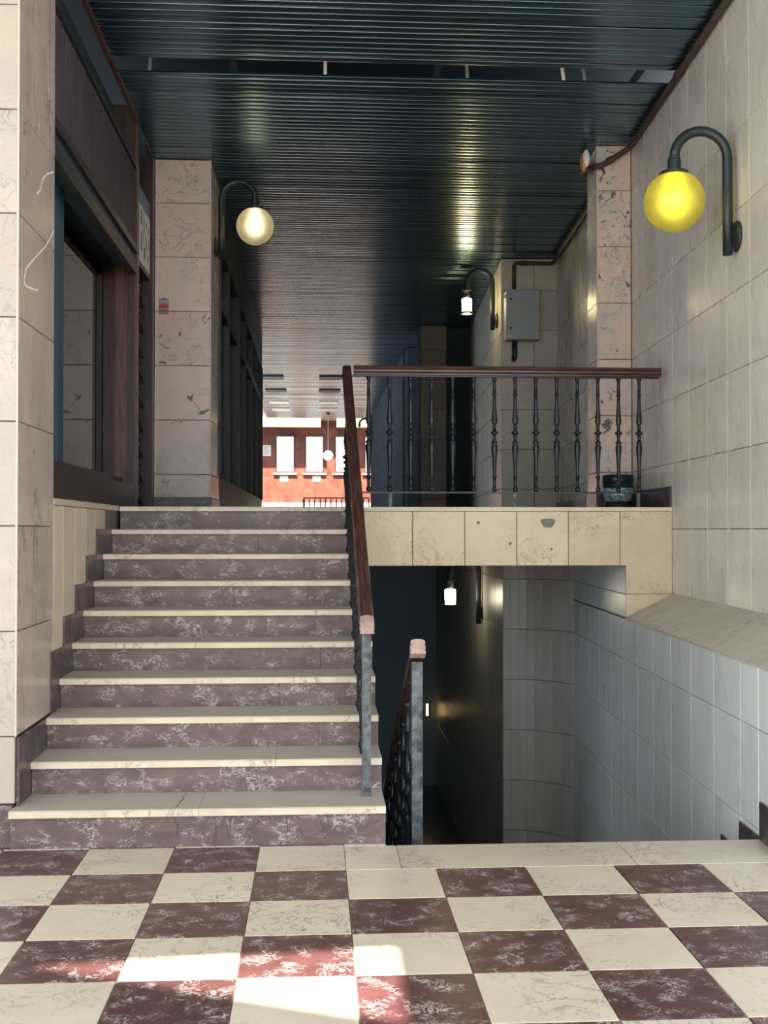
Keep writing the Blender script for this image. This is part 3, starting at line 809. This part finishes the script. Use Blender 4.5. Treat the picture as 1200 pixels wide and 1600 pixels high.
bm = B(); prism(bm, [(5.70, rz(5.70)-.046), (8.48, rz(8.48)-.046), (8.48, rz(8.48)-.036), (5.70, rz(5.70)-.036)], 'x', .228, .262); obj('under_bar', bm, M['iron'], ra)
for k in range(2, 10):
    for dy in (.10, .26):
        y = nose(k) + dy; h = rz(y) - .047 - tz(k) - .002
        inst('baluster', balm, ra, Vector((rxx(y)-.004, y, tz(k)+.001)) - ob, (1.15, 1.15, h/.86))

# railing of the staircase going down
rb_ = root('stair_railing', (.51, 5.72, -.15), 'grey post and handrail leading down the lower stairs', 'railing')
def dz(y): return .915 - .517*(y-5.66)
bm = sweep(B(), [(.508, y, dz(y)) for y in (5.70, 6.6, 7.6, 8.6, 9.6)], RAILP, (1, 0, 0)); obj('handrail', bm, M['slope_rail_wood'], rb_)
bm = sweep(B(), [(.508, 5.645, dz(5.645)), (.508, 5.699, dz(5.699))], [(u*1.1, v*1.1) for u, v in RAILP], (1, 0, 0)); o = obj('end_cap', bm, M['worn_wood'], rb_); o['label'] = 'worn pinkish rail end'
obj('post', bx(.482, .536, 5.70, 5.75, -.149, dz(5.72)-.04), M['post_metal'], rb_)
ob = origin_of(rb_)
for i in range(1, 14):
    y = 5.475 + TD*i + .15; zb = -RD*(i+1); h = dz(y) - .045 - zb
    if y > 9.5: break
    inst('baluster', balm, rb_, Vector((.505, y, zb+.001)) - ob, (1.15, 1.15, (h-.002)/.86))

# ------------------------------------------------------------------ gooseneck wall lamps
def gooseneck(loc, rz_, label, kind, gmat='globe_cream', bmat='bulb_cream', sc_=1.0):
    """local frame: wall plane at x=0, lamp reaches towards -x; z=0 at the wall plate"""
    r = root('wall_lamp', loc, label, 'lamp', rz=rz_); r.scale = (sc_,)*3
    bm = lathe(B(), [(.075, -.001), (.095, -.006), (.092, -.018), (.06, -.026), (.03, -.028)], (0, 0, 0), 20, 'x'); obj('wall_plate', bm, M['lamp_metal'], r, True, False)
    arc = [(-.062, 0, -.115), (-.062, 0, .2), (-.062, 0, .486)] + [(-.226+.164*math.cos(a), 0, .486+.164*math.sin(a)) for a in [PI*i/14 for i in range(1, 15)]]
    bm = tube(B(), arc, .031, 14); obj('arm', bm, M['lamp_metal'], r, True, False)
    bm = lathe(B(), [(.036, .486), (.036, .475), (.041, .47), (.041, .405), (.036, .402)][::-1], (-.39, 0, 0), 18); obj('socket', bm, M['lamp_metal'], r, False, False)
    if kind == 'globe':
        bm = lathe(B(), [(.083, .366), (.086, .370), (.086, .395), (.060, .402), (.03, .404)], (-.39, 0, 0), 24); obj('cap', bm, M['lamp_metal'], r, False, False)
        bm = sphere(B(), (-.39, 0, .215), .184, 32, 20)
        g = obj('globe', bm, M[gmat], r, True, False)
        bm = lathe(B(), [(.02, .36), (.022, .285), (.03, .265), (.045, .245), (.052, .215), (.045, .18), (.025, .16), (.004, .155)][::-1], (-.39, 0, 0), 16); obj('bulb', bm, M[bmat], r, True, False)
    elif kind == 'bulb':
        bm = lathe(B(), [(.060, .404), (.060, .385), (.03, .382)][::-1], (-.39, 0, 0), 18); obj('cap', bm, M['lamp_metal'], r, False, False)
        bm = lathe(B(), [(.034, .284), (.036, .29), (.036, .381)], (-.39, 0, 0), 16); obj('bulb_neck', bm, M['chrome'], r, True, False)
        bm = lathe(B(), [(.02, .10), (.058, .103), (.058, .12), (.064, .22), (.064, .262), (.060, .282), (.03, .284)], (-.39, 0, 0), 18); obj('bulb', bm, M[bmat], r, True, False)
        bm = lathe(B(), [(.070, .088), (.084, .094), (.084, .108), (.078, .112)], (-.39, 0, 0), 18, cap=False); obj('shade_ring', bm, M['lamp_metal'], r, True, False)
    else:
        pass
    return r
gooseneck((wx(6.86)-.001, 6.86, 3.308), -ANG, 'gooseneck lamp with a lit yellow globe on the right wall', 'globe', 'globe_yellow', 'bulb_yellow')
gooseneck((-.944, 10.78, 4.155), PI, 'gooseneck lamp with a lit cream globe on the left pillar', 'globe', 'globe_cream', 'bulb_cream', .96)
gooseneck((2.295+.0546*.42-.003, 14.42, 4.16), -ANG, 'gooseneck lamp with a bare lit bulb near the grey cabinet', 'bulb', bmat='bulb_warm')
gooseneck((1.861, 12.55, .572), 0, 'gooseneck lamp with a bare bulb under the landing beam', 'bulb', bmat='bulb_white', sc_=.96)
gooseneck((1.659, 33.0, 4.05), 0, 'far gooseneck lamp arm without a globe, seen through the balustrade', 'none')

# ------------------------------------------------------------------ gas cabinet, pipe, beacon, bucket
gb = root('meter_cabinet', (2.52, 13.9, 4.1), 'pale grey metal cabinet marked GAS on the marble wall', 'cabinet')
GF = 13.76
obj('body', box(B(), 2.322, 2.728, GF+.03, 13.968, 3.823, 4.423, .006), M['box_grey'], gb)
dr = obj('door', box(B(), 2.318, 2.732, GF, GF+.028, 3.818, 4.428, .008), M['box_grey'], gb)
for z in (4.31, 3.955):
    bm = lathe(B(), [(.004, -.014), (.013, -.012), (.014, 0)], (2.375, GF-.001, z), 12, 'y'); obj('lock', bm, M['black'], dr)
obj('data_label', bx(2.335, 2.378, GF-.002, GF-.0003, 3.850, 3.868), M['white_paint'], dr)
obj('hinge', bx(2.300, 2.317, GF+.035, GF+.07, 4.33, 4.37), M['white_paint'], gb)
def text(name, s, size, loc, rot, mat, parent, depth=.0008, lab=None):
    c = bpy.data.curves.new(name, 'FONT'); c.body = s; c.size = size; c.extrude = depth; c.align_x = 'CENTER'; c.align_y = 'CENTER'; c.resolution_u = 2
    to = bpy.data.objects.new(name+'_c', c); COL.objects.link(to)
    dg = bpy.context.evaluated_depsgraph_get(); me = bpy.data.meshes.new_from_object(to.evaluated_get(dg))
    bpy.data.objects.remove(to)
    me.materials.clear(); me.materials.append(mat)
    o = bpy.data.objects.new(name, me); COL.objects.link(o); o.parent = parent
    o.location = Vector(loc) - origin_of(parent); o.rotation_euler = rot
    return o
obj('print', bx(2.482, 2.562, GF-.0012, GF-.0003, 4.240, 4.276), M['yellow_print'], dr)
text('lettering', 'GAS', .036, (2.522, GF-.0018, 4.258), (PI/2, 0, 0), M['dark_print'], dr, .0004)

def rwx(y): return wx(y)
gp = root('gas_pipe', (2.9, 12, 4.7), 'brown gas pipe running along the right wall top to the cabinet', 'pipe')
PR = .024
yw = 13.955
path = [(2.445, 13.90, 4.43), (2.445, 13.90, 4.79), (2.445, yw-.0, 4.79), (rwx(13.9)-.05, 13.93, 4.79), (rwx(10.4)-.05, 10.34, 4.79), (2.42, 10.27, 4.76), (2.405, 9.77, 4.66), (2.47, 9.755, 4.66), (2.70, 9.71, 4.80), (rwx(9.6)-.035, 9.55, 4.81), (rwx(6.0)-.035, 6.0, 4.81)]
path[1:3] = [(2.445, 13.93, 4.79)]
path[0] = (2.445, 13.93, 4.43)
bm = tube(B(), bend(path, .05), PR, 12); obj('pipe_run', bm, M['pipe_brown'], gp, True)
for a, b in ((( 2.52, 13.93, 4.79), (2.60, 13.93, 4.79)), ((2.53, 9.743, 4.697), (2.57, 9.736, 4.72)), ((rwx(8.1)-.035, 8.12, 4.81), (rwx(8.1)-.035, 8.06, 4.81))):
    bm = tube(B(), [a, b], PR+.008, 12); obj('coupling', bm, M['pipe_brown'], gp)
bm = tube(B(), bend([(2.445, 13.90, 3.816), (2.445, 13.90, 3.62), (2.445, 13.978, 3.60)], .03), .033, 12); o = obj('outlet_pipe', bm, M['bucket_black'], gp, True); o['label'] = 'black pipe stub below the cabinet'

be = root('alarm_beacon', (2.36, 9.72, 4.70), 'small white and orange alarm beacon on the grey pillar edge', 'beacon')
bm = sphere(B(), (0, 0, 0), 1, 20, 14)
for v in bm.verts: v.co = Vector((v.co.x*.034+2.33, v.co.y*.036+9.78, v.co.z*.085+4.70))
obj('lens', bm, M['orange_lens'], be, True)
bm = sphere(B(), (0, 0, 0), 1, 20, 14)
for v in bm.verts: v.co = Vector((v.co.x*.032+2.348, v.co.y*.042+9.76, v.co.z*.078+4.728))
obj('housing', bm, M['white_paint'], be, True)

bk = root('bucket', (2.55, 9.50, LAND), 'dark paint bucket with a silvery label behind the balustrade', 'bucket')
c = (2.548, 9.50, LAND-.018)
obj('pail', lathe(B(), [(.112, 0), (.114, .01), (.116, .085)], c, 28), M['bucket_black'], bk, True)
obj('label_band', lathe(B(), [(.117, .086), (.122, .20)], c, 28), M['bucket_label'], bk, True)
obj('rim', lathe(B(), [(.123, .201), (.126, .215), (.126, .24), (.130, .245), (.130, .305), (.122, .31)], c, 28), M['bucket_black'], bk, True)

# ------------------------------------------------------------------ far end of the passage
FY = 40.0
fw = root('wall_far', (0, 0, 0), 'sunlit red brown panelled wall at the end of the passage', 'wall', kind='structure')
zs = [2.45, 3.37, 6.0]
wins = [(-1.40, -.71), (-.375, .31), (.665, 1.35), (1.70, 2.4)]
edges = [-5.0, -3.2, -1.95, -1.06, -.03, .99, 2.05, 5]
for a, b in zip(edges[:-1], edges[1:]): obj('panel', bx(a+.003, b-.003, FY, FY+.1, 2.43, 3.365), M['far_wood'], fw)
bm = B(); xx = -5.0
for a, b in wins:
    box(bm, xx, a, FY, FY+.1, 3.375, 5.0); xx = b
    box(bm, a, b, FY, FY+.1, 3.375, 3.46); box(bm, a, b, FY, FY+.1, 4.785, 5.0)
box(bm, xx, 5, FY, FY+.1, 3.375, 5.0); box(bm, -5, 5, FY, FY+.1, 5.0, 20)
obj('upper_boarding', bm, M['far_wood'], fw)
obj('backing', bx(-5, 5, FY+.105, FY+.3, LAND-.02, 20), M['wood_dark'], fw)
obj('plinth', bx(-5, 5, FY-.04, FY+.1, LAND-.02, 2.425), M['white_bright'], fw)
for n_, (a, b) in enumerate(wins):
    r = root('window_%d' % (4+n_), (0, 0, 0), ('leftmost bright window in the far red wall', 'bright far window beside the hanging white globe', 'bright far window behind the stair handrail', 'far window hidden behind the dark passage wall')[n_], 'window', kind='structure')
    bm = B()
    for q in ((a, a+.05, 3.46, 4.785), (b-.05, b, 3.46, 4.785), (a+.05, b-.05, 4.735, 4.785), (a+.05, b-.05, 3.46, 3.51)): box(bm, q[0]+.001, q[1]-.001, FY-.03, FY+.08, q[2]+.001, q[3]-.001)
    obj('window_frame', bm, M['wood_red'], r)
    obj('window_sill', bx(a-.06, b+.06, FY-.12, FY-.001, 3.40, 3.457), M['fixture_pale'], r)
    obj('blind', bx(a+.052, b-.052, FY+.05, FY+.06, 3.512, 4.733), M['window_glow'], r)
for lab, q in (('pinned white notice left of the far windows', (-1.84, -1.55, 4.05, 4.43)), ('white paper under the leftmost far window', (-1.24, -.95, 3.16, 3.36)), ('white paper under the middle far window', (-.10, .19, 3.16, 3.36))):
    o = obj('notice', bx(q[0], q[1], FY-.012, FY-.002, q[2], q[3]), M['paper']); tag(o, lab, 'notice')
    if q[3] > 4:
        bm = B()
        for i in range(4): box(bm, q[0]+.05, q[1]-.05-.04*(i % 2), FY-.0135, FY-.0122, q[3]-.08-.07*i, q[3]-.06-.07*i)
        obj('print', bm, M['map_ink'], o, world=False)
ys_ = root('wall_yard', (0, 0, 0), 'dark side walls of the yard beyond the passage', 'wall', kind='structure')
obj('wall_side', bx(-5.6, -5.01, 34.8, 40.3, LAND-.3, 20), M['facade'], ys_); obj('wall_side', bx(5.01, 5.6, 34.8, 40.3, LAND-.3, 20), M['facade'], ys_)
aw = root('awning', (0, 39.2, 5.1), 'ribbed pale yellow awning above the far windows', 'awning')
obj('cover', bx(-5, 5, 38.9, 39.98, 5.29, 5.34), M['yellow_awning'], aw)
obj('valance', bx(-5, .18, 38.88, 38.90, 4.97, 5.33), M['yellow_awning'], aw)
obj('valance', bx(.72, 5, 38.88, 38.90, 4.97, 5.33), M['yellow_awning'], aw)
bm = B()
for i in range(50): box(bm, -4.95+.2*i, -4.91+.2*i, 38.885, 39.9, 5.341, 5.42)
o = obj('ribs', bm, M['white_bright'], aw); o['kind'] = 'stuff'
pe = root('pendant_lamp', (.37, 33.0, 3.65), 'white globe pendant hanging before the far windows', 'lamp')
obj('globe', sphere(B(), (.365, 33.0, 3.63), .15, 24, 16), M['globe_plain'], pe, True)
obj('cord', tube(B(), [(.365, 33.0, 3.78), (.365, 33.0, CEIL-.01)], .008, 8), M['white_paint'], pe)
obj('canopy', lathe(B(), [(.03, CEIL-.06), (.06, CEIL-.012)], (.365, 33, 0), 14), M['lamp_metal'], pe)
fr = root('railing', (.4, 36, LAND), 'low black railing far away in front of the red wall', 'railing')
obj('top_rail', bx(-.38, 1.7, 35.97, 36.03, 2.46, 2.50), M['iron'], fr)
obj('bottom_rail', bx(-.38, 1.7, 35.98, 36.02, 1.80, 1.83), M['iron'], fr)
bm = bx(-.02, .02, -.02, .02, 0, .86); me = bpy.data.meshes.new('bar'); bm.to_mesh(me); bm.free(); me.materials.append(M['iron'])
for i in range(13): inst('bar', me, fr, (-.36+.17*i-.4, 0, -.02), (1 if i else 1.8, 1, .93))
k = 0
for y, m, row in ((25.2, 'fixture_dark', 'nearest'), (27.6, 'fixture_dark', 'second'), (30.2, 'fixture_pale', 'third'), (32.0, 'fixture_pale', 'farthest')):
    for x0, x1, sd_ in ((-1.2, -.70, 'left'), (.08, .60, 'right')):
        r = root('ceiling_light', ((x0+x1)/2, y, CEIL), '%s ceiling panel light on the %s, %s row in the far passage' % ('dark' if 'dark' in m else 'pale', sd_, row), 'ceiling light', group='far ceiling panel lights')
        bm = B(); zc = CEIL-.003
        for q in ((x0, x1, y-.22, y-.19), (x0, x1, y+.19, y+.22), (x0, x0+.03, y-.19, y+.19), (x1-.03, x1, y-.19, y+.19)): box(bm, q[0], q[1], q[2], q[3], zc-.03, zc)
        obj('frame', bm, M[m], r); obj('diffuser', bx(x0+.031, x1-.031, y-.189, y+.189, zc-.02, zc), M[m], r)

# dim tube lights deep in the lower hall
for i, (x, lab) in enumerate(((1.60, 'small warm tube light low in the lower hall, left of two'), (1.70, 'small warm tube light low in the lower hall, right of two'))):
    r = root('tube_light', (x, 17.3, -1.25), lab, 'lamp')
    obj('tube', tube(B(), [(x, 17.33, -1.33), (x, 17.33, -1.15)], .016, 8), M['tube_warm'], r)
    obj('bracket', bx(x-.03, x+.03, 17.355, 17.398, -1.36, -1.12), M['lamp_metal'], r)
